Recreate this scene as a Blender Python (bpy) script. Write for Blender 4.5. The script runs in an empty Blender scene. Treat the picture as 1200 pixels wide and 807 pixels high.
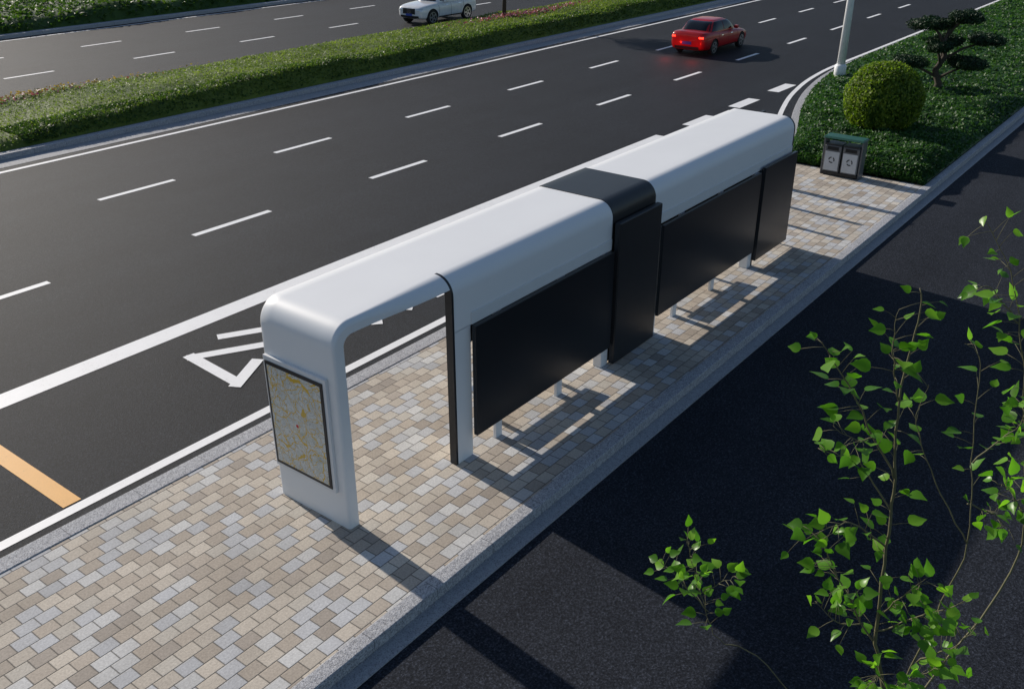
import bpy, math, random
import numpy as np
from mathutils import Vector, Matrix, Quaternion
from mathutils.bvhtree import BVHTree
random.seed(7); rng=np.random.default_rng(11)
scene=bpy.context.scene
COL=scene.collection

# ------------------------------------------------------------------ helpers
def link(o,parent=None):
    COL.objects.link(o)
    if parent is not None: o.parent=parent
    return o
def mesh_obj(name,verts,faces,mat=None,parent=None,smooth=False,bevel=0,segs=2):
    me=bpy.data.meshes.new(name); me.from_pydata([tuple(v) for v in verts],[],faces); me.update()
    o=bpy.data.objects.new(name,me); link(o,parent)
    if mat: me.materials.append(mat)
    if smooth: me.shade_smooth()
    if bevel>0:
        b=o.modifiers.new('b','BEVEL'); b.width=bevel; b.segments=segs; b.limit_method='ANGLE'; b.angle_limit=math.radians(40)
        me.shade_smooth()
        w=o.modifiers.new('w','WEIGHTED_NORMAL'); w.keep_sharp=True
    return o
def box(name,x0,x1,y0,y1,z0,z1,mat=None,parent=None,bevel=0):
    v=[(x0,y0,z0),(x1,y0,z0),(x1,y1,z0),(x0,y1,z0),(x0,y0,z1),(x1,y0,z1),(x1,y1,z1),(x0,y1,z1)]
    f=[(0,3,2,1),(4,5,6,7),(0,1,5,4),(1,2,6,5),(2,3,7,6),(3,0,4,7)]
    return mesh_obj(name,v,f,mat,parent,bevel=bevel)
def sheet(name,x0,x1,y0,y1,z,mat,parent=None):
    return mesh_obj(name,[(x0,y0,z),(x1,y0,z),(x1,y1,z),(x0,y1,z)],[(0,1,2,3)],mat,parent)
def tube_data(pts,rad,n=8):
    pts=[Vector(p) for p in pts]; V=[];F=[]
    for i,p in enumerate(pts):
        d=(pts[min(i+1,len(pts)-1)]-pts[max(i-1,0)]).normalized()
        a=d.orthogonal().normalized() if i==0 else (a-d*a.dot(d)).normalized()
        b=d.cross(a)
        for k in range(n):
            t=2*math.pi*k/n
            V.append(p+(a*math.cos(t)+b*math.sin(t))*rad[i])
    for i in range(len(pts)-1):
        for k in range(n):
            F.append((i*n+k,i*n+(k+1)%n,(i+1)*n+(k+1)%n,(i+1)*n+k))
    F.append(tuple(range(n))[::-1]); F.append(tuple((len(pts)-1)*n+k for k in range(n)))
    return V,F
def tube(name,pts,rad,mat,parent=None,n=12,smooth=True):
    V,F=tube_data(pts,rad,n); return mesh_obj(name,V,F,mat,parent,smooth=smooth)
def empty(name,loc=(0,0,0),rz=0):
    o=bpy.data.objects.new(name,None); o.location=loc; o.rotation_euler=(0,0,rz); o.empty_display_size=.3
    return link(o)
def tag(o,label,cat,group=None):
    o['label']=label; o['category']=cat
    if group: o['group']=group
def struct(o): o['kind']='structure'; return o
def stuff(o): o['kind']='stuff'; return o

# ------------------------------------------------------------------ node helpers
class NT:
    def __init__(s,name):
        s.mat=bpy.data.materials.new(name); s.mat.use_nodes=True
        s.nt=s.mat.node_tree; s.b=s.nt.nodes['Principled BSDF']; s.out=s.nt.nodes['Material Output']
    def n(s,t,**k):
        x=s.nt.nodes.new(t)
        for a,b in k.items(): setattr(x,a,b)
        return x
    def setin(s,inp,v):
        if isinstance(v,bpy.types.NodeSocket): s.nt.links.new(v,inp)
        else: inp.default_value=v
    def m(s,op,a,b=0.0,c=0.0):
        x=s.n('ShaderNodeMath',operation=op)
        s.setin(x.inputs[0],a); s.setin(x.inputs[1],b); s.setin(x.inputs[2],c)
        return x.outputs[0]
    def pos(s):
        return s.n('ShaderNodeNewGeometry').outputs['Position']
    def obj(s):
        return s.n('ShaderNodeTexCoord').outputs['Object']
    def xyz(s,v):
        x=s.n('ShaderNodeSeparateXYZ'); s.setin(x.inputs[0],v); return x.outputs
    def comb(s,a,b,c=0.0):
        x=s.n('ShaderNodeCombineXYZ'); s.setin(x.inputs[0],a); s.setin(x.inputs[1],b); s.setin(x.inputs[2],c); return x.outputs[0]
    def noise(s,v,scale,detail=2,rough=.5,out=0):
        x=s.n('ShaderNodeTexNoise'); s.setin(x.inputs['Vector'],v)
        x.inputs['Scale'].default_value=scale; x.inputs['Detail'].default_value=detail; x.inputs['Roughness'].default_value=rough
        return x.outputs[out]
    def ramp(s,fac,stops,interp='LINEAR'):
        x=s.n('ShaderNodeValToRGB'); x.color_ramp.interpolation=interp
        cr=x.color_ramp
        while len(cr.elements)<len(stops): cr.elements.new(.5)
        for e,(p,c) in zip(cr.elements,stops):
            e.position=p; e.color=(*c,1) if len(c)==3 else c
        s.setin(x.inputs[0],fac); return x.outputs[0]
    def mix(s,f,a,b,blend='MIX'):
        x=s.n('ShaderNodeMix',data_type='RGBA',blend_type=blend)
        s.setin(x.inputs[0],f)
        s.setin(x.inputs[6],a if not isinstance(a,tuple) else (*a,1)); s.setin(x.inputs[7],b if not isinstance(b,tuple) else (*b,1))
        return x.outputs[2]
    def bump(s,h,strength=.3,dist=.01):
        x=s.n('ShaderNodeBump'); x.inputs['Strength'].default_value=strength; x.inputs['Distance'].default_value=dist
        s.setin(x.inputs['Height'],h); s.nt.links.new(x.outputs[0],s.b.inputs['Normal'])
    def set(s,color=None,rough=None,metal=None,spec=None,**k):
        if color is not None: s.setin(s.b.inputs['Base Color'],(*color,1) if isinstance(color,tuple) else color)
        if rough is not None: s.setin(s.b.inputs['Roughness'],rough)
        if metal is not None: s.b.inputs['Metallic'].default_value=metal
        if spec is not None: s.b.inputs['Specular IOR Level'].default_value=spec
        for a,b in k.items(): s.setin(s.b.inputs[a.replace('_',' ')],b)
        return s.mat
def simple(name,c,rough=.5,metal=0,var=.06,scale=6,**k):
    t=NT(name); o=t.obj(); n=t.noise(o,scale,4)
    col=t.ramp(n,[(.3,tuple(x*(1-var) for x in c)),(.7,tuple(min(1,x*(1+var)) for x in c))])
    t.set(col,rough,metal,**k); return t.mat

def asphalt(name,lo,hi,rough=.7,gs=50,spec=.14):
    t=NT(name); p=t.pos()
    fine=t.noise(p,gs,4,.8); med=t.noise(p,.55,4,.6); big=t.noise(p,.12,3,.5)
    c=t.ramp(fine,[(.38,lo),(.54,hi),(.66,tuple(x*2.8 for x in hi))])
    s=t.xyz(p); st=t.noise(t.comb(t.m('MULTIPLY',s[0],.03),t.m('MULTIPLY',s[1],.9)),1.0,3)
    f=t.m('ADD',t.m('MULTIPLY',med,.5),t.m('ADD',t.m('MULTIPLY',big,.4),t.m('MULTIPLY',st,.6)))
    f2=t.ramp(f,[(.5,(.66,.66,.68)),(1.0,(1.30,1.28,1.26))])
    c=t.mix(1.0,c,f2,'MULTIPLY')
    t.bump(fine,.8,.015)
    t.set(c,rough,spec=spec); return t.mat
M_road=asphalt('asphalt_road',(.0045,.0058,.0085),(.0155,.0182,.0248),.72,50,.18)
M_path=asphalt('asphalt_path',(.008,.010,.0145),(.024,.028,.0375),.82,38,.12)

def paver():
    t=NT('block_paving'); p=t.pos(); s=t.xyz(p)
    Lx,Wy=.240,.184
    r=t.m('DIVIDE',s[1],Wy); row=t.m('FLOOR',r)
    off=t.m('MULTIPLY',t.m('MODULO',t.m('ADD',row,1000.0),2.0),.5)
    cx=t.m('ADD',t.m('DIVIDE',s[0],Lx),off); col=t.m('FLOOR',cx)
    fx=t.m('SUBTRACT',cx,col); fy=t.m('SUBTRACT',r,row)
    ex=t.m('MULTIPLY',t.m('MINIMUM',fx,t.m('SUBTRACT',1.0,fx)),Lx)
    ey=t.m('MULTIPLY',t.m('MINIMUM',fy,t.m('SUBTRACT',1.0,fy)),Wy)
    e=t.m('MINIMUM',ex,ey)
    e=t.m('ADD',e,t.m('MULTIPLY',t.m('SUBTRACT',t.noise(p,30,3),.5),.004))
    joint=t.m('SMOOTH_MIN',t.m('DIVIDE',e,.010),1.0,.4)
    joint=t.m('MAXIMUM',joint,0.0)
    w=t.n('ShaderNodeTexWhiteNoise',noise_dimensions='3D'); t.setin(w.inputs['Vector'],t.comb(col,row,3.0))
    w2=t.n('ShaderNodeTexWhiteNoise',noise_dimensions='3D'); t.setin(w2.inputs['Vector'],t.comb(col,row,9.0))
    c=t.ramp(w.outputs['Value'],[(0,(.45,.39,.325)),(.24,(.55,.49,.415)),(.50,(.50,.505,.52)),(.70,(.58,.575,.565)),(.86,(.40,.35,.30)),(.93,(.56,.515,.45))],'CONSTANT')
    b=t.ramp(w2.outputs['Value'],[(0,(.88,.88,.88)),(1,(1.08,1.08,1.08))])
    c=t.mix(1.0,c,b,'MULTIPLY')
    n=t.noise(p,40,5,.65); c=t.mix(1.0,c,t.ramp(n,[(.3,(.74,.74,.74)),(.7,(1.14,1.14,1.14))]),'MULTIPLY')
    d=t.noise(p,.9,4,.6); c=t.mix(1.0,c,t.ramp(d,[(.3,(.85,.84,.83)),(.65,(1.05,1.05,1.05))]),'MULTIPLY')
    c=t.mix(joint,(.07,.064,.058),c)
    tilt=t.m('MULTIPLY',w2.outputs['Value'],.25)
    t.bump(t.m('ADD',t.m('ADD',joint,t.m('MULTIPLY',n,.35)),tilt),.6,.006)
    t.set(c,.8,spec=.3); return t.mat
M_paver=paver()
def granite(name,a,b,joint_len,axis=0,jc=(.12,.125,.14)):
    t=NT(name); p=t.pos(); s=t.xyz(p)
    n=t.noise(p,60,3,.8); n2=t.noise(p,16,3,.7)
    c=t.ramp(n,[(.34,tuple(x*.4 for x in a)),(.45,a),(.60,b)])
    c=t.mix(1.0,c,t.ramp(n2,[(.3,(.82,.82,.84)),(.7,(1.1,1.1,1.1))]),'MULTIPLY')
    q=t.m('DIVIDE',s[axis],joint_len); f=t.m('SUBTRACT',q,t.m('FLOOR',q))
    e=t.m('MULTIPLY',t.m('MINIMUM',f,t.m('SUBTRACT',1.0,f)),joint_len)
    j=t.m('LESS_THAN',e,.004)
    c=t.mix(j,c,jc)
    t.bump(t.m('SUBTRACT',t.m('ADD',n,n2),j),.7,.012)
    t.set(c,.75,spec=.3); return t.mat
M_granite=granite('granite_kerb',(.31,.315,.335),(.55,.555,.575),1.0)
M_concrete=granite('concrete_gutter',(.34,.345,.36),(.41,.415,.43),3.0,jc=(.25,.25,.27))
def linepaint(name,c):
    t=NT(name); p=t.pos(); n=t.noise(p,45,4,.7); n2=t.noise(p,3,4,.6)
    k=t.m('ADD',t.m('MULTIPLY',n,.7),t.m('MULTIPLY',n2,.45))
    col=t.ramp(k,[(.36,tuple(x*.45 for x in c)),(.46,tuple(x*.9 for x in c)),(.8,c)])
    t.bump(n,.3,.004); t.set(col,.6); return t.mat
M_white_line=linepaint('road_paint_white',(.86,.86,.87))
M_yellow_line=linepaint('road_paint_yellow',(.75,.36,.05))
M_soil=simple('soil',(.05,.04,.03),.95,var=.3,scale=9)
M_shell=simple('white_coated_metal',(.80,.805,.815),.46,var=.015,scale=1.2)
M_shell2=simple('white_trim',(.74,.745,.755),.45,var=.02)
M_black=simple('black_coated_metal',(.015,.016,.019),.42,var=.1)
M_blackpanel=simple('black_panel_gloss',(.013,.014,.017),.33,var=.08,scale=1)
M_rubber=simple('rubber',(.015,.015,.015),.85)
M_alu=simple('alloy',(.45,.46,.48),.3,.9)
M_chrome=simple('chrome',(.7,.7,.72),.12,1.0)
M_glass=simple('dark_car_glass',(.006,.007,.009),.08,spec=.5)
M_red=simple('red_car_paint',(.37,.005,.008),.35,0,Coat_Weight=.4,spec=.3)
M_wcar=simple('white_car_paint',(.68,.69,.71),.25,Coat_Weight=.7)
M_plate=simple('number_plate_blue',(.02,.06,.35),.4)
def emis(name,c,st):
    t=NT(name); t.set((.4,.01,.01),.3); t.b.inputs['Emission Color'].default_value=(*c,1); t.b.inputs['Emission Strength'].default_value=st; return t.mat
M_tail=emis('lit_tail_lamp',(1.0,.03,.015),5.0)
M_head=simple('headlamp_lens',(.55,.58,.62),.08,.3)
M_pole=simple('pole_white_metal',(.80,.81,.82),.4)
M_green=simple('green_bin_lid',(.012,.085,.06),.45)
M_bin=simple('dark_bin_steel',(.12,.125,.135),.4,.2)
M_binfront=simple('light_grey_bin_front',(.52,.53,.55),.4)

def foliage(name,dark,mid,lite,trans=.35,patch=.5,rough=.55):
    t=NT(name); p=t.pos(); g=t.n('ShaderNodeNewGeometry')
    c=t.ramp(g.outputs['Random Per Island'],[(0,dark),(.5,mid),(1,lite)])
    n=t.noise(p,patch,4,.6)
    c=t.mix(1.0,c,t.ramp(n,[(.3,(.62,.68,.6)),(.7,(1.25,1.18,1.0))]),'MULTIPLY')
    t.set(c,rough,spec=.3)
    tr=t.n('ShaderNodeBsdfTranslucent'); t.setin(tr.inputs['Color'],t.mix(1.0,c,(1.4,1.6,.6),'MULTIPLY'))
    mx=t.n('ShaderNodeMixShader'); mx.inputs[0].default_value=trans
    t.nt.links.new(t.b.outputs[0],mx.inputs[1]); t.nt.links.new(tr.outputs[0],mx.inputs[2]); t.nt.links.new(mx.outputs[0],t.out.inputs[0])
    return t.mat
M_grass=foliage('median_grass',(.085,.135,.024),(.15,.21,.044),(.23,.285,.075),.4,.35)
M_hedge=foliage('hedge_leaves',(.028,.064,.016),(.058,.118,.028),(.11,.175,.042),.35,.6)
M_cover=foliage('ground_cover_leaves',(.019,.062,.02),(.040,.11,.033),(.075,.16,.048),.3,.45,.5)
M_topiary=foliage('topiary_leaves',(.06,.12,.018),(.14,.22,.03),(.26,.33,.05),.45,1.5)
M_pine=foliage('pine_needles',(.006,.024,.012),(.013,.043,.019),(.025,.065,.026),.1,1.5)
M_leaf=foliage('sapling_leaves',(.06,.17,.018),(.11,.29,.03),(.20,.41,.05),.5,3.0,.32)
M_flower=foliage('pink_flowers',(.30,.05,.18),(.42,.10,.30),(.55,.25,.25),.2,1)
M_flowery=foliage('orange_flowers',(.45,.28,.08),(.50,.34,.12),(.45,.28,.28),.2,1)
M_bark=simple('bark',(.06,.048,.036),.9,var=.3,scale=20)
M_twig=simple('green_brown_twig',(.13,.12,.06),.7,var=.2,scale=20)

# ------------------------------------------------------------------ camera
cam_d=bpy.data.cameras.new('camera'); cam=bpy.data.objects.new('camera',cam_d); link(cam)
cam_d.sensor_width=36; cam_d.lens=33.0; cam_d.clip_end=2000; cam_d.clip_start=.05
cam.location=(0,0,7.2); cam.rotation_euler=(math.radians(90-26.65),0,math.radians(37.5-90))
scene.camera=cam

# ------------------------------------------------------------------ light
SUN_EL=25.0
ld=Vector((-.12,-1,0)).normalized()*math.cos(math.radians(SUN_EL)); ld.z=-math.sin(math.radians(SUN_EL))
sd=bpy.data.lights.new('sun','SUN'); sd.energy=5.0; sd.angle=math.radians(.7); sd.color=(1.0,.92,.815)
sun=bpy.data.objects.new('sun',sd); link(sun); sun.rotation_euler=ld.to_track_quat('-Z','Y').to_euler(); sun.location=(10,60,40)
w=bpy.data.worlds.new('World'); scene.world=w; w.use_nodes=True
nt=w.node_tree; sky=nt.nodes.new('ShaderNodeTexSky'); sky.sky_type='NISHITA'; sky.sun_disc=False
sky.sun_elevation=math.radians(SUN_EL); sky.sun_rotation=math.radians(7)
sky.ozone_density=1.8; sky.dust_density=.7
nt.links.new(sky.outputs[0],nt.nodes['Background'].inputs[0]); nt.nodes['Background'].inputs[1].default_value=.092
scene.view_settings.view_transform='Standard'; scene.view_settings.look='None'; scene.view_settings.exposure=0

# ------------------------------------------------------------------ setting
ZR=-.15
KX=[-500,25,27,29,31,34,37,40,600]; KYv=[9.82,9.82,10.15,10.85,11.6,12.5,13.1,13.4,13.4]
def kY(x):
    s=0
    for d in (-1,-.5,0,.5,1): s+=float(np.interp(x+d,KX,KYv))
    return s/5
struct(sheet('ground',-500,700,-500,700,-.158,M_soil))
struct(sheet('road',-300,600,10.0,27.7,ZR,M_road))
struct(sheet('road',-300,600,34.6,49.3,ZR,M_road))
struct(sheet('side_road',-300,600,-120,5.7,ZR,M_path))
struct(box('pavement',-120,25.1,5.857,9.818,-.156,0,M_paver))
def ribbon(name,xs,yf0,yf1,z0,z1,mat):
    V=[];F=[]
    for x in xs:
        a,b=yf0(x),yf1(x)
        V+= [(x,a,z0),(x,a,z1),(x,b,z1),(x,b,z0)]
    for i in range(len(xs)-1):
        o=i*4
        for k in range(3): F.append((o+k,o+4+k,o+5+k,o+1+k))
    F.append((0,1,2,3)); o=(len(xs)-1)*4; F.append((o+3,o+2,o+1,o))
    ob=mesh_obj(name,V,[f[::-1] for f in F],mat,bevel=.012); return struct(ob)
xs=[-120,0,20]+[24+.5*i for i in range(40)]+[60,100,300,600]
ribbon('kerb',xs,kY,lambda x:kY(x)+.27,-.156,.012,M_granite)
struct(box('kerb',-120,600,5.66,5.855,-.156,.010,M_granite,bevel=.015))
struct(box('gutter',-120,600,5.45,5.658,-.157,-.138,M_concrete))
struct(box('kerb',-300,600,27.62,27.93,-.156,.012,M_granite,bevel=.015))
struct(sheet('gutter',-300,600,26.85,27.62,-.143,M_concrete))
struct(box('kerb',-300,600,34.4,34.7,-.156,.012,M_granite,bevel=.015))
struct(box('kerb',-300,600,49.3,49.75,-.156,.03,M_granite,bevel=.015))
# painted lines
ZM=ZR+.005
V=[];F=[]
for i,x in enumerate(xs):
    y=kY(x)+.62; V+=[(x,y,ZM),(x,y+.17,ZM)]
    if i: F.append((2*i-2,2*i,2*i+1,2*i-1))
struct(mesh_obj('edge_line',V,F,M_white_line))
struct(sheet('edge_line',-300,600,26.35,26.52,ZM,M_white_line))
struct(sheet('bay_line',-120,26.0,13.80,14.25,ZM,M_white_line))
for x in (27.7,31.07,34.4): struct(sheet('bay_line',x,x+1.7,13.80,14.25,ZM,M_white_line))
for yc,x0,per,ln,n0,n1 in ((18.0,11.58,5.62,2.2,-3,18),(22.08,11.7,5.62,2.2,-3,18),(39.4,18.0,5.8,2.1,-1,14),(44.2,18.3,5.8,2.1,-1,14)):
    for k in range(n0,n1):
        struct(sheet('lane_dash',x0+per*k,x0+per*k+ln,yc-.085,yc+.085,ZM,M_white_line))
struct(sheet('edge_line',-300,600,48.7,48.85,ZM,M_white_line))
struct(sheet('edge_line',-300,600,35.1,35.25,ZM,M_white_line))
struct(sheet('bay_stop_bar',4.33,4.58,10.65,13.76,ZM+.001,M_yellow_line))
# painted characters in the bay (bus lane lettering), top of each character towards +X
def strokes(name,segs,mat,wd):
    V=[];F=[]
    for j,(p,q) in enumerate(segs):
        p=Vector((*p,0)); q=Vector((*q,0)); d=(q-p).normalized(); n=Vector((-d.y,d.x,0))*wd/2
        z=ZM+.0012*j
        a=len(V)
        for s in (p-d*wd*.3+n,p-d*wd*.3-n,q+d*wd*.3-n,q+d*wd*.3+n): V.append((s.x,s.y,z))
        F.append((a,a+1,a+2,a+3))
    o=mesh_obj(name,V,F,mat); struct(o)
strokes('road_lettering',[((9.75,12.62),(8.72,13.2)),((9.75,12.1),(8.75,11.35)),
  ((9.05,12.30),(7.90,12.94)),((7.92,12.98),(7.83,11.66)),((8.5,11.95),(7.76,11.54))],M_white_line,.21)
strokes('road_lettering',[((13.0,12.25),(12.6,12.15)),((12.5,13.1),(12.45,11.35)),((12.1,12.75),(11.7,13.1)),((12.1,11.75),(11.6,11.4)),
  ((11.8,12.55),(10.8,11.4)),((11.8,11.95),(10.8,13.1))],M_white_line,.21)

# value noise
def vnoise(x,y,scale,seed=0):
    g=np.random.default_rng(seed).random((256,256))
    X=np.asarray(x)*scale; Y=np.asarray(y)*scale
    xi=np.floor(X).astype(int); yi=np.floor(Y).astype(int); fx=X-xi; fy=Y-yi
    fx=fx*fx*(3-2*fx); fy=fy*fy*(3-2*fy)
    a=g[xi%256,yi%256];b=g[(xi+1)%256,yi%256];c=g[xi%256,(yi+1)%256];d=g[(xi+1)%256,(yi+1)%256]
    return (a*(1-fx)+b*fx)*(1-fy)+(c*(1-fx)+d*fx)*fy
def leaves(name,P,N,size,mat,parent=None,aspect=.5,jit=.7):
    n=len(P)
    N=N+rng.normal(0,jit,(n,3)); N/=np.linalg.norm(N,axis=1)[:,None]
    T=rng.normal(0,1,(n,3)); T-=N*(T*N).sum(1)[:,None]; T/=np.linalg.norm(T,axis=1)[:,None]
    B=np.cross(N,T); s=(np.asarray(size)*rng.uniform(.6,1.3,n))[:,None]
    V=np.stack([P-T*s*.5,P+B*s*aspect*.5-T*s*.05,P+T*s*.5,P-B*s*aspect*.5-T*s*.05],1).reshape(-1,3)
    me=bpy.data.meshes.new(name)
    me.vertices.add(4*n); me.vertices.foreach_set('co',V.astype(np.float32).ravel())
    me.loops.add(4*n); me.loops.foreach_set('vertex_index',np.arange(4*n,dtype=np.int32))
    me.polygons.add(n); me.polygons.foreach_set('loop_start',np.arange(0,4*n,4,dtype=np.int32))
    me.update(calc_edges=True); me.materials.append(mat)
    o=bpy.data.objects.new(name,me); return link(o,parent)
def field(name_g,name_l,x0,x1,nx,yf0,yf1,ny,hf,mat,npts,size,dens_pow=1.0,jit=.7,aspect=.5):
    X=np.linspace(0,1,nx)**1.6*(x1-x0)+x0
    F=[]
    Y0=np.array([yf0(x) for x in X]); Y1=np.array([yf1(x) for x in X])
    S=np.linspace(0,1,ny)
    XX=np.repeat(X[:,None],ny,1); YY=Y0[:,None]+(Y1-Y0)[:,None]*S[None,:]
    ZZ=hf(XX,YY,S[None,:]+0*XX)
    V=np.stack([XX,YY,ZZ],2).reshape(-1,3)
    for i in range(nx-1):
        for j in range(ny-1): F.append((i*ny+j,(i+1)*ny+j,(i+1)*ny+j+1,i*ny+j+1))
    g=mesh_obj(name_g,V,F,mat,smooth=True); stuff(g)
    u=rng.random(npts)**dens_pow; s=rng.random(npts); x=x0+(x1-x0)*u
    y0=np.interp(x,X,Y0); y1=np.interp(x,X,Y1); y=y0+(y1-y0)*s
    z=hf(x,y,s)+rng.uniform(-.02,.05,npts)
    P=np.stack([x,y,z],1); N=np.tile(np.array([0,.25,1.0]),(npts,1))
    sz=size*(1+np.clip((x-x0)/60,0,2.0))
    l=leaves(name_l,P,N,sz,mat,jit=jit,aspect=aspect); stuff(l); return l
# verge bed beyond the paving
def h_bed(x,y,s):
    e=np.clip(np.minimum(s,1-s)*9,0,1)**.5
    ee=np.clip((x-25.05)*2.2,0,1)**.5
    return .0+e*ee*(.16+.22*vnoise(x,y,.9,1)+.12*vnoise(x,y,2.7,2))+.01
field('verge_soil','ground_cover',25.08,120,260,lambda x:5.87,lambda x:kY(x)-.01,40,h_bed,M_cover,120000,.115,1.9)
# median
def h_med(x,y,s):
    e=np.clip(np.minimum(s,1-s)*14,0,1)**.6
    hed=np.exp(-((y-28.85)/.75)**4)*np.clip((x-13)/5,0,1)
    return .015+e*(.14+.14*vnoise(x,y,.35,3)+.05*vnoise(x,y,1.6,4)+hed*(.28+.10*vnoise(x,y,.8,5)))
field('median_soil','median_grass',-10,150,300,lambda x:27.94,lambda x:34.38,30,h_med,M_grass,210000,.074,1.45,.7,.28)
nh=60000; x=13+rng.random(nh)**1.5*110; y=28.0+rng.random(nh)*1.6
P=np.stack([x,y,h_med(x,y,(y-27.94)/6.44)+rng.uniform(-.05,.05,nh)],1)
stuff(leaves('median_hedge',P,np.tile(np.array([0,-.3,1.0]),(nh,1)),.082*(1+x/70),M_hedge,jit=.8))
def h_far(x,y,s):
    e=np.clip(np.minimum(s,1-s)*10,0,1)**.6
    return .03+e*(.25+.5*vnoise(x,y,.3,6)+.2*vnoise(x,y,1.1,7))
field('far_verge_soil','far_verge_grass',-10,200,160,lambda x:49.76,lambda x:57.5,16,h_far,M_hedge,50000,.2,1.2,.9,.4)
struct(box('kerb',-200,500,57.5,57.9,-.156,.05,M_granite))
struct(sheet('far_road',-200,500,57.9,75,ZR,M_road))
for nm,cx,cy,lx,ly,mt,c in (('pink_flower_bed',44,32.6,6,.5,M_flower,800),('orange_flower_bed',15,33.6,7,.35,M_flowery,450),('pink_flower_bed',14,33.2,5,.35,M_flower,160)):
    x=cx+rng.normal(0,lx/2.2,c); y=cy+rng.normal(0,ly/2,c); y=np.clip(y,28.2,34.2)
    P=np.stack([x,y,h_med(x,y,(y-27.94)/6.44)+.05+rng.random(c)*.12],1)
    stuff(leaves(nm,P,np.tile(np.array([0,0,1.0]),(c,1)),.10,mt,aspect=.9))

# ------------------------------------------------------------------ bus shelter
SH=empty('bus_shelter',(6.15,7.8,0))
tag(SH,'long white bus shelter with rounded roof, black band and panels','bus shelter')
def S(o):
    o.parent=SH; o.matrix_parent_inverse=Matrix.Translation((-6.15,-7.8,0)); return o
YB,YF,ZT,R,D=7.10,8.48,2.74,.25,.16
def profile(d_end, n=14, yb=None, R_=None):
    yb=YB if yb is None else yb; R=R_ if R_ else globals()['R']
    pts=[(YF,d_end if R_ else D),(YF,.022),(YF-.006,.006),(YF-.022,0)]
    for k in range(1,9): pts.append((YF-.022-(YF-.022-(yb+R))*k/8,0))
    amax=math.acos(max(0,1-d_end/R)) if d_end<R else math.pi/2
    for k in range(1,n+1):
        a=amax*k/n; pts.append((yb+R-R*math.sin(a),R-R*math.cos(a)))
    if R_: pts.append((pts[-1][0],d_end+.0005))
    elif d_end>R: pts.append((yb,d_end))
    return pts
def sweep_shell():
    X0=6.15; Rb=.29
    LEG_Y,LEG_R,DD=7.22,.045,.155
    path=[]
    for k in range(9): path.append((X0,(ZT-Rb)*k/8,1,0,DD,LEG_Y,LEG_R))
    for k in range(1,17):
        a=math.pi/2*k/16; f=(k/16)
        path.append((X0+Rb-Rb*math.cos(a),ZT-Rb+Rb*math.sin(a),math.cos(a),-math.sin(a),DD,LEG_Y-.02*f,LEG_R+.03*f))
    for k in range(1,25):
        f=k/24; sm=f*f*(3-2*f)
        path.append((X0+Rb+(8.05-X0-Rb)*f,ZT,0,-1,DD,LEG_Y-.02+(YB-LEG_Y+.02)*sm,LEG_R+.03+(R-LEG_R-.03)*sm))
    V=[];F=[]
    for (px,pz,nx,nz,dd,yb_,R_) in path:
        prof=profile(dd,14,yb_,R_); yb=prof[-1][0]
        prof=prof+[(yb+.008,dd+.001)]+[(yb+.008+(YF-yb-.015)*k/6,dd+.001) for k in range(1,7)]
        m=len(prof)
        for (y,d) in prof: V.append((px+nx*d,y,pz+nz*d))
    for i in range(len(path)-1):
        for j in range(m):
            a=i*m+j;b=i*m+(j+1)%m; F.append((a,b,b+m,a+m))
    F.append(tuple(range(m))[::-1])
    o=mesh_obj('end_panel',V,F,M_shell,smooth=True)
    o.data.set_sharp_from_angle(angle=math.radians(30)); return o
S(sweep_shell())
def extr(name,x0,x1,dend,mat,off=0,th=.05,cap0=True):
    pr=profile(dend)
    outer=[]
    for y,d in pr:
        if y>YF-.03: outer.append((y+off,ZT+off-d)); continue
        if y>=YB+R-1e-6: outer.append((y,ZT+off-d)); continue
        if d>=R-1e-6: outer.append((y-off,ZT-d)); continue
        a=math.asin(min(1,(YB+R-y)/R)); outer.append((YB+R-(R+off)*math.sin(a),ZT-R+(R+off)*math.cos(a)))
    zb=outer[-1][1]; q=R-.10
    inner=[(YB+th,zb),(YB+th,ZT-D-q)]
    for k in range(5,-1,-1):
        a=math.pi/2*k/6; inner.append((YB+th+q-q*math.sin(a),ZT-D-q+q*math.cos(a)))
    inner.append((YF-.02,ZT-D))
    ring=outer+inner; m=len(ring); V=[];F=[]
    nx=6
    for i in range(nx+1):
        xx=x0+(x1-x0)*i/nx
        for y,z in ring: V.append((xx,y,z))
    for i in range(nx):
        for j in range(m):
            a=i*m+j;b=i*m+(j+1)%m; F.append((a,a+m,b+m,b))
    if cap0: F.append(tuple(range(m)))
    F.append(tuple(nx*m+j for j in range(m))[::-1])
    o=mesh_obj(name,V,F,mat,smooth=True); o.data.set_sharp_from_angle(angle=math.radians(30)); return S(o)
extr('roof',8.0501,11.78,.76,M_shell,cap0=False)
extr('roof_band',11.783,13.08,ZT-.03,M_black,off=.010)
extr('roof',13.083,18.78,.76,M_shell)
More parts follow.
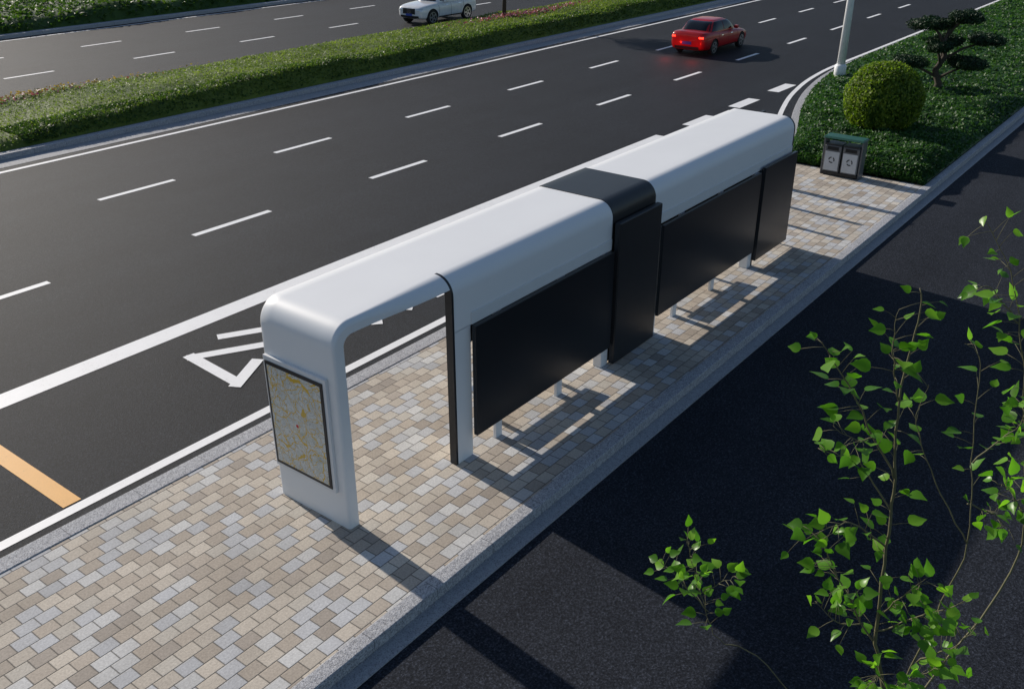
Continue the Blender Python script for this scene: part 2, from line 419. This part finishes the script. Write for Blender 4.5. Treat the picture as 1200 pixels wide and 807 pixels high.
# thin white eave strip on the road side, set just below the roof surface, ending in a step
S(box('eave',6.75,18.70,YF+.013,YF+.075,ZT-.075,ZT-.035,M_shell2,bevel=.004))
def arch_trim(name,x0,x1,mat,zb=0.0,out=.003,th=.11,ycut=7.37):
    o_=[(ycut,ZT+.001)]; i_=[(ycut,ZT-th)]
    for k in range(0,11):
        a=math.pi/2*k/10
        o_.append((YB+R-(R+out)*math.sin(a),ZT-R+(R+out)*math.cos(a)))
        i_.append((YB+R-(R-th)*math.sin(a),ZT-R+(R-th)*math.cos(a)))
    o_.append((YB-out,zb)); i_.append((YB+th,zb))
    n=len(o_);V=[]
    for xx in (x0,x1):
        for p in o_: V.append((xx,*p))
        for p in i_: V.append((xx,*p))
    F=[]
    for k in range(n-1):
        F.append((k,k+1,n+k+1,n+k)); F.append((2*n+k,3*n+k,3*n+k+1,2*n+k+1))
        F.append((k,2*n+k,2*n+k+1,k+1)); F.append((n+k,n+k+1,3*n+k+1,3*n+k))
    F.append((n-1,3*n-1,4*n-1,2*n-1)); F.append((0,n,3*n,2*n))
    o=mesh_obj(name,V,F,mat); return S(o)
arch_trim('edge_trim',8.015,8.0525,M_black)
S(box('column',8.0535,8.37,YB,YB+.12,0,ZT-.75,M_shell,bevel=.003))
S(box('column',11.58,11.775,YB-.03,YB+.12,0,1.96,M_shell2,bevel=.004))
S(box('column',13.095,13.28,YB-.05,YB+.12,0,1.96,M_shell2,bevel=.004))
S(box('column',17.02,17.19,YB-.06,YB+.12,0,1.96,M_shell2,bevel=.004))
S(box('column',17.192,17.25,YB-.065,YB+.12,0,2.0,M_black,bevel=.004))
arch_trim('edge_trim',18.785,18.83,M_black,out=.004)
for a,b in ((8.38,11.77),(13.29,18.78)):
    S(box('fascia',a,b,YB-.016,YB-.002,1.985,2.16,M_shell2,bevel=.004))
    S(box('rail',a,b,YB+.052,YB+.09,1.7,2.2,M_black))
S(box('back_panel',8.355,11.73,YB-.10,YB-.032,.34,1.99,M_blackpanel,bevel=.008))
S(box('back_panel',13.24,17.10,YB-.12,YB-.062,.34,1.99,M_blackpanel,bevel=.008))
S(box('back_panel',17.22,18.8,YB-.14,YB-.068,.12,2.06,M_blackpanel,bevel=.01))
S(box('black_column',11.785,13.088,YB-.145,YB-.036,.02,2.43,M_black,bevel=.02))
for x in (8.95,10.45,14.1,15.6): S(box('post',x-.07,x+.07,YB+.0,YB+.05,0,2.0,M_shell2,bevel=.004))
# map display on the end panel
disp=S(box('display_case',6.105,6.1505,7.36,8.45,.50,2.06,M_shell2,bevel=.006))
disp['label']='white display case holding a framed street map'
fr=box('display_frame',6.094,6.106,7.41,8.42,.55,2.0,M_black,bevel=.004)
mt=NT('street_map'); p=mt.pos(); s=mt.xyz(p); v=mt.comb(s[1],s[2],0.0)
wob=mt.noise(v,4.5,5,.6,1); vv=mt.n('ShaderNodeVectorMath',operation='MULTIPLY_ADD'); mt.setin(vv.inputs[0],wob); vv.inputs[1].default_value=(.22,.22,0); mt.setin(vv.inputs[2],v)
def edges(sc,wd,off=0):
    x=mt.n('ShaderNodeTexVoronoi',feature='DISTANCE_TO_EDGE')
    q=mt.n('ShaderNodeVectorMath',operation='ADD'); mt.setin(q.inputs[0],vv.outputs[0]); q.inputs[1].default_value=(off,off*.7,0)
    mt.setin(x.inputs['Vector'],q.outputs[0]); x.inputs['Scale'].default_value=sc
    return mt.m('LESS_THAN',x.outputs['Distance'],wd)
bg=mt.ramp(mt.noise(v,4,3),[(.38,(.60,.61,.58)),(.52,(.70,.70,.67)),(.66,(.60,.61,.55)),(.70,(.44,.53,.57))])
c=mt.mix(edges(24,.03),bg,(.38,.38,.36)); c=mt.mix(edges(8.0,.024,3),c,(.66,.43,.06)); c=mt.mix(edges(3.3,.016),c,(.72,.46,.05))
dx=mt.m('SUBTRACT',s[1],7.93); dz=mt.m('SUBTRACT',s[2],1.25); rr=mt.m('ADD',mt.m('MULTIPLY',dx,dx),mt.m('MULTIPLY',dz,dz))
c=mt.mix(mt.m('LESS_THAN',rr,.0006),c,(.6,.03,.02))
mt.set(c,.22,spec=.5)
mp=mesh_obj('street_map',[(6.091,7.45,.595),(6.091,8.38,.595),(6.091,8.38,1.955),(6.091,7.45,1.955)],[(0,3,2,1)],mt.mat)
for o in (fr,mp):
    o.parent=disp
def bench(x0,x1):
    B=empty('bench',((x0+x1)/2,7.62,0)); tag(B,'plain metal bench standing under the bus shelter roof','bench','benches under the shelter')
    L=(x1-x0)/2
    box('seat',-L,L,-.19,.19,.42,.47,M_alu,B,bevel=.012)
    for sx in (-L+.2,L-.2): box('leg',sx-.03,sx+.03,-.16,.16,0,.418,M_black,B,bevel=.005)
bench(9.1,11.0); bench(14.3,16.4)
SG=empty('bus_stop_post',(22.8,9.5,0)); tag(SG,'slim black bus stop post on the paving by the kerb','post')
box('post',-.11,.11,-.04,.04,.02,1.82,M_black,SG,bevel=.01); box('foot_plate',-.2,.2,-.12,.12,.002,.02,M_bin,SG)
for x_ in (20.3,21.5):
    G=empty('guide_post',(x_,9.5,0)); tag(G,'slim black guide post on the paving by the kerb','post','guide posts by the kerb')
    tube('post',[(0,0,.02),(0,0,1.55)],[.07,.07],M_black,G,14); tube('cap',[(0,0,1.551),(0,0,1.59)],[.085,.06],M_bin,G,14)

# ------------------------------------------------------------------ litter bins
LB=empty('litter_bin',(24.7,7.9,0)); tag(LB,'twin grey litter bin with green canopy on the paving','litter bin')
for sy in (-.50,.50): box('post',-.16,.16,sy-.022,sy+.022,0,.98,M_bin,LB,bevel=.005)
V=[(-.23,-.54,.98),(.23,-.54,.98),(.23,.54,.98),(-.23,.54,.98),(-.19,-.51,1.03),(.19,-.51,1.03),(.19,.51,1.03),(-.19,.51,1.03)]
mesh_obj('canopy',V,[(0,3,2,1),(4,5,6,7),(0,1,5,4),(1,2,6,5),(2,3,7,6),(3,0,4,7)],M_green,LB,bevel=.008)
for sy in (-.24,.24):
    bb=box('bin',-.2,.19,sy-.22,sy+.22,.10,.80,M_bin,LB,bevel=.02)
    ff=box('lid',-.205,.195,sy-.222,sy+.222,.802,.84,M_black,LB,bevel=.01)
    lb=box('front_plate',-.209,-.201,sy-.19,sy+.19,.14,.64,M_binfront,bb)
    V=[];F=[]
    for k in range(3):
        a0=k*2*math.pi/3
        for q in range(5):
            a=a0+q/4*1.5
            for rr in (.055,.085): V.append((-.2115,sy+rr*math.cos(a),.42+rr*math.sin(a)))
        o=k*10
        for q in range(4): F.append((o+2*q,o+2*q+1,o+2*q+3,o+2*q+2))
    mesh_obj('recycling_mark',V,F,M_black,bb)
    box('opening',-.207,-.2,sy-.15,sy+.15,.68,.77,M_rubber,bb)
box('base',-.2,.2,-.475,.475,.03,.095,M_black,LB)

# ------------------------------------------------------------------ lamp pole
LP=empty('street_lamp',(37.0,12.5,0)); tag(LP,'tall white tapered street lamp pole in the planted verge','street lamp')
tube('pole',[(0,0,.05),(0,0,4),(0,0,9)],[.16,.125,.08],M_pole,LP,16)
tube('base_collar',[(0,0,.0),(0,0,.6),(0,0,.66)],[.22,.22,.17],M_pole,LP,16)
tube('arm',[(0,0,8.8),(0,.5,9.3),(0,1.8,9.7)],[.07,.06,.045],M_pole,LP,10)
box('lamp_head',-.15,.15,1.7,2.5,9.64,9.76,M_pole,LP,bevel=.03)

# ------------------------------------------------------------------ topiary, pine, small tree
def sph_pts(n,c,rad,seed,shell=.85,lumpy=1.0):
    r=np.random.default_rng(seed); d=r.normal(0,1,(n,3)); d/=np.linalg.norm(d,axis=1)[:,None]
    lump=1+lumpy*(.05*np.sin(d[:,0]*9+seed)*np.sin(d[:,1]*8)+.04*np.sin(d[:,2]*11))
    rr=(shell+(1-shell)*r.random(n))[:,None]*lump[:,None]
    return np.array(c)+d*rr*np.array(rad), d
def blob(c,rad):
    V=[];F=[];a,b=10,14
    for i in range(a+1):
        t=math.pi*i/a
        for j in range(b):
            p=2*math.pi*j/b; V.append((c[0]+rad[0]*math.sin(t)*math.cos(p),c[1]+rad[1]*math.sin(t)*math.sin(p),c[2]+rad[2]*math.cos(t)))
    for i in range(a):
        for j in range(b): F.append((i*b+j,(i+1)*b+j,(i+1)*b+(j+1)%b,i*b+(j+1)%b))
    return V,F
TB=empty('topiary_bush',(29.4,8.5,0)); tag(TB,'large round clipped topiary bush in the planted verge','bush')
P,N=sph_pts(18000,(0,0,1.14),(1.14,1.14,1.12),3,.88,.4)
leaves('crown',P,N,.10,M_topiary,TB,jit=.8)
V,F=blob((0,0,1.14),(.98,.98,.96)); mesh_obj('inner_branches',V,F,M_cover,TB,smooth=True)
tube('trunk',[(0,0,0),(0,0,.5)],[.09,.07],M_bark,TB)

PT=empty('pine_tree',(36.2,8.75,0)); tag(PT,'cloud-pruned dark pine tree with flat foliage pads in the verge','tree')
rt=Vector((.609,-.793,0))
def lr(s,z,o=0): v=rt*s+Vector((.793,.609,0))*o; return (v.x,v.y,z)
TV=[];TF=[]
def addt(pts,rad,n=8):
    v,f=tube_data(pts,rad,n); o=len(TV); TV.extend(v); TF.extend([tuple(i+o for i in q) for q in f])
addt([lr(0,0),lr(.1,.5),lr(-.12,.95),lr(.13,1.45),lr(0,1.9),lr(.1,2.4)],[.15,.13,.11,.09,.07,.04])
pads=[(-.40,2.5,.15,.95,.26),(.55,2.78,-.1,.85,.26),(1.45,2.0,.1,.82,.25),(-.95,1.25,0,.80,.24),(.90,1.25,-.2,.95,.27),(.2,1.9,.5,.75,.22),(-.3,1.8,-.3,.5,.2)]
PP=[];NN=[]
for k,(s_,z,o_,r_,h_) in enumerate(pads):
    addt([lr(0.05,max(.7,z-.7)),lr(s_*.5,z-.3,o_*.5),lr(s_,z-.1,o_)],[.06,.045,.025],6)
    for q in range(9):
        a=random.random()*6.28; rr=r_*.58*random.random()**.5
        c=lr(s_+rr*math.cos(a),z+random.uniform(-.04,.06),o_+rr*math.sin(a))
        p,n=sph_pts(700,c,(r_*.45,r_*.45,h_*.75),k*7+q,.55); PP.append(p);NN.append(n)
mesh_obj('trunk',TV,TF,M_bark,PT,smooth=True)
leaves('crown',np.concatenate(PP),np.concatenate(NN),.10,M_pine,PT,jit=.9,aspect=.35)

ST=empty('street_tree',(42.3,33.0,.1)); tag(ST,'young street tree with slim trunk planted in the median','tree')
tube('trunk',[(0,0,0),(.05,0,1.5),(0,.05,3.6)],[.12,.10,.07],M_bark,ST)
P,N=sph_pts(5000,(0,0,5.2),(1.9,1.9,1.7),5,.3); leaves('crown',P,N,.2,M_hedge,ST,jit=1)

# ------------------------------------------------------------------ cars
def grid_mesh(name,pts,nu,nv,mat,parent):
    F=[];ok=lambda *i: all(pts[k] is not None for k in i)
    idx={};V=[]
    for k,p in enumerate(pts):
        if p is not None: idx[k]=len(V); V.append(p)
    for i in range(nu-1):
        for j in range(nv-1):
            q=(i*nv+j,(i+1)*nv+j,(i+1)*nv+j+1,i*nv+j+1)
            if ok(*q): F.append(tuple(idx[k] for k in q))
    return mesh_obj(name,V,F,mat,parent,smooth=True)
def make_car(name,loc,rz,spec,paint,lit):
    C=empty(name,loc,rz)
    def sec(x,hw,zt,zb):
        r=[(0,zb),(hw*.8,zb),(hw*.96,zb+.07),(hw,zb+.25),(hw*1.0,(zb+zt)/2+.08),(hw*.965,zt-.08),(hw*.86,zt-.005),(hw*.5,zt+.025)]
        full=[(x,y,z) for y,z in r]+[(x,0,zt+.035)]+[(x,-y,z) for y,z in reversed(r[1:])]
        return full
    V=[];F=[]
    for s_ in spec['st']: V+=sec(*s_)
    m=len(V)//len(spec['st'])
    for i in range(len(spec['st'])-1):
        for j in range(m):
            a=i*m+j;b=i*m+(j+1)%m; F.append((a,a+m,b+m,b))
    F.append(tuple(range(m))); e=(len(spec['st'])-1)*m; F.append(tuple(e+j for j in range(m))[::-1])
    body=mesh_obj('body',V,[f[::-1] for f in F],paint,C,smooth=True)
    ss=body.modifiers.new('s','SUBSURF'); ss.levels=2; ss.render_levels=2
    cuts=[]
    for wx in spec['wx']:
        for sy in (-1,1):
            y1=sy*(spec['W']/2+.2); y0=sy*(spec['W']/2-.30)
            v,f=tube_data([(wx,y0,spec['wr']),(wx,y1,spec['wr'])],[spec['wr']+.05]*2,28)
            c=mesh_obj('cut',v,f,M_rubber); cuts.append(c)
            bo=body.modifiers.new('b','BOOLEAN'); bo.object=c; bo.operation='DIFFERENCE'; bo.solver='EXACT'
            try: bo.material_mode='TRANSFER'
            except Exception: pass
    for c in cuts: c.parent=C
    bpy.context.view_layer.update(); dg=bpy.context.evaluated_depsgraph_get()
    me=bpy.data.meshes.new_from_object(body.evaluated_get(dg)); body.modifiers.clear(); body.data=me
    for c in cuts: bpy.data.objects.remove(c,do_unlink=True)
    me.set_sharp_from_angle(angle=math.radians(35))
    bvh=BVHTree.FromPolygons([v.co.copy() for v in me.vertices],[tuple(p.vertices) for p in me.polygons])
    def patch(nm,origf,dirv,us,vs,mat,off=.01,parent=C):
        pts=[]
        for u in us:
            for v in vs:
                h=bvh.ray_cast(Vector(origf(u,v)),Vector(dirv))
                pts.append(tuple(h[0]-Vector(dirv)*off) if h[0] is not None else None)
        return grid_mesh(nm,pts,len(us),len(vs),mat,parent)
    g=spec['g']
    def par(t):
        cx=g['cx0']+(g['cx1']-g['cx0'])*t; ax=g['ax0']+(g['ax1']-g['ax0'])*t**g.get('p',1); hw=g['hw0']+(g['hw1']-g['hw0'])*t**1.2; z=g['z0']+(g['z1']-g['z0'])*math.sin(t*math.pi/2)**.9 if t>0 else g['z0']
        return cx,ax,hw,z
    V=[];F=[];n=40;T=[i/10 for i in range(11)]
    E=4.5
    def se(a,e): return math.copysign(abs(a)**(2/e),a)
    rows=0
    for t in T:
        cx,ax,hw,z=par(t)
        for k in range(n):
            a=2*math.pi*k/n; V.append((cx+ax*se(math.cos(a),E),hw*se(math.sin(a),E),z))
        rows+=1
    cx,ax,hw,z=par(1)
    for sc,dz in ((.93,.03),(.75,.05),(.4,.06),(.05,.065)):
        for k in range(n):
            a=2*math.pi*k/n; V.append((cx+ax*sc*se(math.cos(a),E),hw*sc*se(math.sin(a),E),z+dz))
        rows+=1
    for i in range(rows-1):
        for k in range(n): F.append((i*n+k,i*n+(k+1)%n,(i+1)*n+(k+1)%n,(i+1)*n+k))
    F.append(tuple((rows-1)*n+k for k in range(n)))
    mesh_obj('cabin',V,F,paint,C,smooth=True)
    def fb(nm,sg,t0,t1,yf):
        pts=[];nu,nv=9,9
        for i in range(nu):
            t=t0+(t1-t0)*i/(nu-1); cx,ax,hw,z=par(t)
            for j in range(nv):
                f=-yf+2*yf*j/(nv-1); pts.append((cx+sg*(ax+.012)*(1-abs(f)**E)**(1/E),hw*f,z+.004))
        grid_mesh(nm,pts,nu,nv,M_glass,C)
    fb('windscreen',1,.06,.95,.88); fb('rear_window',-1,.12,.95,.86)
    for sy in (-1,1):
        for (f0,f1) in g['side']:
            pts=[];nu,nv=8,8
            for i in range(nu):
                t=.08+.82*i/(nu-1); cx,ax,hw,z=par(t)
                for j in range(nv):
                    f=f0+(f1-f0)*j/(nv-1)
                    pts.append((cx+ax*f,sy*(hw+.010)*(1-abs(f)**E)**(1/E),z))
            grid_mesh('side_window',pts,nu,nv,M_glass,C)
    W=spec['W'];wr=spec['wr']
    for wx in spec['wx']:
        for sy in (-1,1):
            Wl=empty('wheel'); Wl.parent=C; Wl.location=(wx,sy*(W/2-.115),wr)
            v,f=tube_data([(0,-.10,0),(0,-.085,0),(0,.085,0),(0,.10,0)],[wr*.9,wr,wr,wr*.9],32)
            mesh_obj('tyre',v,f,M_rubber,Wl,smooth=False)
            V=[];F=[]
            yo=sy*.104
            nseg=30
            for k in range(nseg):
                a=2*math.pi*k/nseg
                for r_ in (wr*.60,wr*.72): V.append((r_*math.cos(a),yo,r_*math.sin(a)))
            for k in range(nseg): F.append((2*k,2*k+1,(2*k+3)%(2*nseg),(2*k+2)%(2*nseg)))
            for k in range(5):
                a=2*math.pi*k/5; o=len(V)
                for (r_,w_) in ((.03,.05),(wr*.62,.04)):
                    for s2 in (-1,1): V.append((r_*math.cos(a)-s2*w_*math.sin(a),yo+sy*.004,r_*math.sin(a)+s2*w_*math.cos(a)))
                F.append((o,o+1,o+3,o+2))
            mesh_obj('rim',V,F,M_alu,Wl)
    ls=np.linspace
    for y0,y1 in ((-spec['lamp'][1],-spec['lamp'][0]),(spec['lamp'][0],spec['lamp'][1])):
        z0,z1=spec['tz']; patch('tail_lamp',lambda u,v:(-4,u,v),(1,0,0),ls(y0,y1,14),ls(z0,z1,6),M_tail if lit else M_red,.014)
        z0,z1=spec['hz']; patch('headlamp',lambda u,v:(4,u,v),(-1,0,0),ls(y0,y1,14),ls(z0,z1,6),M_head,.014)
    z0,z1=spec['gz']; patch('grille',lambda u,v:(4,u,v),(-1,0,0),ls(-.44,.44,14),ls(z0,z1,6),M_rubber,.012)
    patch('bumper_intake',lambda u,v:(4,u,v),(-1,0,0),ls(-.66,.66,14),ls(z0-.24,z0-.08,4),M_rubber,.012)
    patch('rear_bumper_trim',lambda u,v:(-4,u,v),(1,0,0),ls(-.6,.6,14),ls(.30,.42,4),M_rubber,.012)
    pz=spec['pz']; patch('number_plate',lambda u,v:(-4,u,v),(1,0,0),ls(-.23,.23,6),ls(pz,pz+.13,3),M_plate,.018)
    patch('number_plate',lambda u,v:(4,u,v),(-1,0,0),ls(-.23,.23,6),ls(z0-.1,z0+.02,3),M_plate,.02)
    for sy in (-1,1):
        for xs_ in spec['seams']:
            patch('door_seam',lambda u,v:(u,sy*3,v),(0,-sy,0),ls(xs_-.009,xs_+.009,2),ls(.36,spec['g']['z0']-.03,10),M_rubber,.004)
        for xh in spec['handles']:
            patch('door_handle',lambda u,v:(u,sy*3,v),(0,-sy,0),ls(xh,xh+.2,4),ls(spec['hd'],spec['hd']+.03,2),M_chrome,.02)
        patch('sill',lambda u,v:(u,sy*3,v),(0,-sy,0),ls(-.95,.95,12),ls(spec['st'][4][3]+.035,spec['st'][4][3]+.12,3),M_rubber,.008)
        mx=g['cx0']+g['ax0']*.68
        box('side_mirror',mx-.08,mx+.10,min(sy*(W/2-.06),sy*(W/2+.12)),max(sy*(W/2-.06),sy*(W/2+.12)),g['z0']+.02,g['z0']+.16,paint,C,bevel=.03)
    return C,bvh,patch
SED=dict(W=1.84,wr=.335,wx=(-1.36,1.42),
 st=[(-2.33,.66,.86,.36),(-2.29,.80,.99,.28),(-2.1,.89,1.03,.22),(-1.6,.92,1.02,.2),(-.8,.92,.97,.2),(0,.92,.94,.2),(.8,.92,.92,.2),(1.4,.915,.86,.2),(1.9,.88,.78,.2),(2.2,.79,.70,.24),(2.33,.62,.60,.34)],
 g=dict(cx0=-.38,cx1=-.42,ax0=1.45,ax1=.68,hw0=.83,hw1=.60,z0=.93,z1=1.38,p=.95,side=((-.78,-.03),(.01,.78))),
 lamp=(.58,.78),tz=(.78,.85),hz=(.56,.68),gz=(.42,.60),pz=.50,seams=(-.95,.0,.95),handles=(-.75,.2),hd=.78)
c1,_,_=make_car('red_car',(41.6,20.3,ZR+.006),0,SED,M_red,True)
tag(c1,'red sedan with lit tail lamps driving in the middle lane','car')
for sy in (-.66,.66):
    L=bpy.data.lights.new('tail_lamp_glow','POINT'); L.energy=11; L.color=(1,.02,.01); L.shadow_soft_size=.06
    lo=bpy.data.objects.new('tail_lamp_glow',L); link(lo,c1); lo.location=(-3.0,sy,.45)
SUVs=dict(W=1.94,wr=.39,wx=(-1.42,1.45),
 st=[(-2.34,.76,1.04,.46),(-2.31,.88,1.14,.36),(-2.15,.95,1.16,.30),(-1.5,.97,1.13,.28),(0,.97,1.10,.28),(.9,.97,1.08,.28),(1.4,.965,1.05,.28),(1.9,.94,1.00,.28),(2.2,.86,.94,.32),(2.33,.74,.84,.4)],
 g=dict(cx0=-.72,cx1=-.82,ax0=1.66,ax1=1.16,hw0=.90,hw1=.70,z0=1.06,z1=1.66,p=1.1,side=((-.86,-.36),(-.33,.17),(.20,.84))),
 lamp=(.50,.84),tz=(.86,1.05),hz=(.74,.88),gz=(.58,.86),pz=.62,seams=(-1.1,-.05,.95),handles=(-.85,.2),hd=.93)
c2,bv2,pt2=make_car('white_suv',(41.0,36.65,ZR+.006),math.pi,SUVs,M_wcar,False)
tag(c2,'white sport utility vehicle travelling on the far carriageway','car')
V=[];F=[]
h=bv2.ray_cast(Vector((4,0,.73)),Vector((-1,0,0)))[0]; ex=h.x+.03
for k in range(24):
    a=2*math.pi*k/24
    for r_ in (.10,.12): V.append((ex,r_*math.cos(a),.73+r_*math.sin(a)))
for k in range(24): F.append((2*k,2*k+1,(2*k+3)%48,(2*k+2)%48))
for k in range(3):
    a=math.pi/2+2*math.pi*k/3; o=len(V); V+=[(ex,.014*math.sin(a),.73-.014*math.cos(a)),(ex,-.014*math.sin(a),.73+.014*math.cos(a)),(ex,.11*math.cos(a),.73+.11*math.sin(a))]; F.append((o,o+1,o+2))
mesh_obj('emblem',V,F,M_chrome,c2)

# ------------------------------------------------------------------ young tree close to the viewpoint
Fh=Vector((.793,.609,0)); Rv=Vector((.609,-.793,0)); D0=4.0
def tp(s,z,o=0.0): p=Fh*(D0+o)+Rv*(s+.02); return Vector((p.x,p.y,z))
base=tp(2.35,ZR)
SP=empty('young_tree',base); tag(SP,'young slender tree with bright green heart-shaped leaves','tree')
stems=[ # (points (s,z,o)), radius, leafy start fraction, leaves per metre
 ([(2.35,ZR),(2.33,1.0),(2.25,2.1),(2.144,2.94),(2.03,3.38),(1.985,3.98),(1.95,4.42),(1.885,4.875),(1.90,5.25),(1.87,5.49)],.015,.58,17),
 ([(1.95,4.42,0),(1.737,4.78,.05),(1.55,5.08,.1),(1.49,5.16,.1)],.006,.2,44),
 ([(1.80,4.68,0),(1.66,4.72,-.1),(1.54,4.80,-.1)],.005,.2,40),
 ([(1.885,4.875,0),(1.76,5.2,-.1),(1.74,5.42,-.1)],.005,.3,36),
 ([(1.985,3.98,0),(1.743,4.208,-.1),(1.6,4.23,-.15),(1.45,4.19,-.2)],.006,.2,40),
 ([(1.97,4.2,0),(1.80,4.45,.1),(1.66,4.5,.1),(1.56,4.55,.1)],.005,.35,26),
 ([(2.06,3.25,0),(1.88,3.55,.1),(1.72,3.85,.1),(1.68,3.96,.1)],.006,.2,52),
 ([(1.95,3.45,0),(1.80,3.45,.0),(1.70,3.52,.1)],.005,.2,50),
 ([(2.03,3.38,0),(2.22,3.6,-.1),(2.32,3.75,-.2)],.006,.2,66),
 ([(2.03,3.5,0),(2.10,3.75,-.1),(2.14,3.92,-.2)],.005,.2,52),
 ([(2.1,3.05,0),(2.0,3.25,-.2),(1.92,3.3,-.3)],.005,.2,66),
 ([(2.15,2.9,0),(2.28,3.15,-.1),(2.42,3.28,-.1)],.005,.2,76),
 ([(2.3,3.15,0),(2.45,3.4,-.1),(2.52,3.52,-.1)],.005,.2,50),
 ([(2.2,2.6,0),(2.40,3.38,.1),(2.475,3.93,.1),(2.41,4.42,.15),(2.35,4.97,.2),(2.25,5.1,.2)],.006,.62,16),
 ([(2.475,3.93,.1),(2.27,4.26,.2),(2.10,4.63,.2),(2.12,4.87,.2)],.004,.5,14),
 ([(2.41,4.42,.15),(2.62,4.6,.2),(2.66,4.75,.2)],.005,.2,40),
 ([(2.45,4.15,.15),(2.62,4.05,.2),(2.74,3.95,.2)],.005,.3,66),
 ([(2.2,2.5,0),(2.80,3.5,.2),(2.84,3.98,.25),(2.74,4.53,.3),(2.60,5.02,.3),(2.44,5.45,.3),(2.24,5.72,.3)],.007,.5,30),
 ([(2.84,3.98,.25),(2.70,4.2,.2),(2.6,4.25,.2)],.005,.2,54),
 ([(2.55,5.15,.3),(2.44,5.3,.4),(2.36,5.32,.4)],.005,.2,46),
 ([(2.27,1.9,0),(1.9,2.40,.2),(1.49,2.90,.3),(1.24,3.03,.3),(1.12,3.33,.3),(1.04,3.58,.3),(.98,3.80,.3)],.005,.72,52),
 ([(1.16,3.25,.3),(.95,3.52,.3),(.84,3.64,.3)],.0035,.3,52),
 ([(1.10,3.4,.3),(1.24,3.5,.3),(1.32,3.54,.3)],.0035,.3,52),
]
TVs=[];TFs=[];LV=[];LF=[]
def addtube(pts,rad,n=6):
    v,f=tube_data(pts,rad,n); o=len(TVs); TVs.extend([p-base for p in v]); TFs.extend([tuple(i+o for i in q) for q in f])
def add_leaf(p,d,nrm,L):
    d=d.normalized(); nrm=(nrm-d*nrm.dot(d)).normalized(); s=d.cross(nrm)
    shape=[(0,0),(.08,.26),(.28,.42),(.52,.38),(.78,.18),(1.08,0)]
    fold=random.uniform(.10,.35); curl=random.uniform(-.25,.05)
    o=len(LV)
    def q(x,y): return p+d*x*L+s*y*L+nrm*(abs(y)*fold*L+curl*x*x*L)-base
    mid=[q(x,0) for x,_ in shape]; lf=[q(x,y) for x,y in shape[1:-1]]; rg=[q(x,-y) for x,y in shape[1:-1]]
    LV.extend(mid+lf+rg)
    m=lambda i:o+i; l=lambda i:o+6+i-1; r=lambda i:o+10+i-1
    LF.append((m(0),m(1),l(1)));LF.append((m(0),r(1),m(1)))
    for i in (1,2,3): LF.append((m(i),m(i+1),l(i+1),l(i))); LF.append((m(i),r(i),r(i+1),m(i+1)))
    LF.append((m(4),m(5),l(4))); LF.append((m(4),r(4),m(5)))
def smooth_path(pts,sub=5):
    out=[]
    P=[pts[0]]+pts+[pts[-1]]
    for i in range(1,len(P)-2):
        for k in range(sub):
            t=k/sub; a,b,c,d=P[i-1],P[i],P[i+1],P[i+2]
            out.append(.5*((2*b)+(c-a)*t+(2*a-5*b+4*c-d)*t*t+(3*b-3*c+d-a)*t**3))
    out.append(pts[-1]); return out
for pts,rad,f0,dens in stems:
    path=smooth_path([tp(*p) for p in pts])
    path=[p+Vector((random.uniform(-1,1),random.uniform(-1,1),random.uniform(-1,1)))*.008 for p in path]
    n=len(path); addtube(path,[rad*(1-.8*i/(n-1)) for i in range(n)])
    cum=[0]
    for i in range(n-1): cum.append(cum[-1]+(path[i+1]-path[i]).length)
    tot=cum[-1]; cnt=int((1-f0)*tot*dens)
    for k in range(cnt):
        t=(f0+(1-f0)*(k+random.random())/cnt)*tot
        i=max(j for j in range(n-1) if cum[j]<=t); q=(t-cum[i])/max(1e-6,cum[i+1]-cum[i]); p=path[i].lerp(path[i+1],min(1,q))
        ax=(path[i+1]-path[i]).normalized()
        rd=Vector((random.gauss(0,1),random.gauss(0,1),random.gauss(0,.7)))
        dd=(rd-ax*rd.dot(ax)).normalized()*1.0+ax*.5; dd.normalize()
        pl=random.uniform(.03,.13); e=p+dd*pl
        addtube([p,p.lerp(e,.5)+Vector((0,0,.004)),e],[.0020,.0014,.0010],4)
        ld_=(dd+Vector((random.gauss(0,.4),random.gauss(0,.4),random.gauss(-.15,.4)))).normalized()
        nr=Vector((random.gauss(0,.6)-.2,random.gauss(0,.6)-.1,1))
        add_leaf(e,ld_,nr,random.uniform(.052,.098)*(1.0 if t<tot*.9 else .75))
mesh_obj('trunk',TVs,TFs,M_twig,SP,smooth=True)
mesh_obj('leaves',LV,LF,M_leaf,SP,smooth=True)
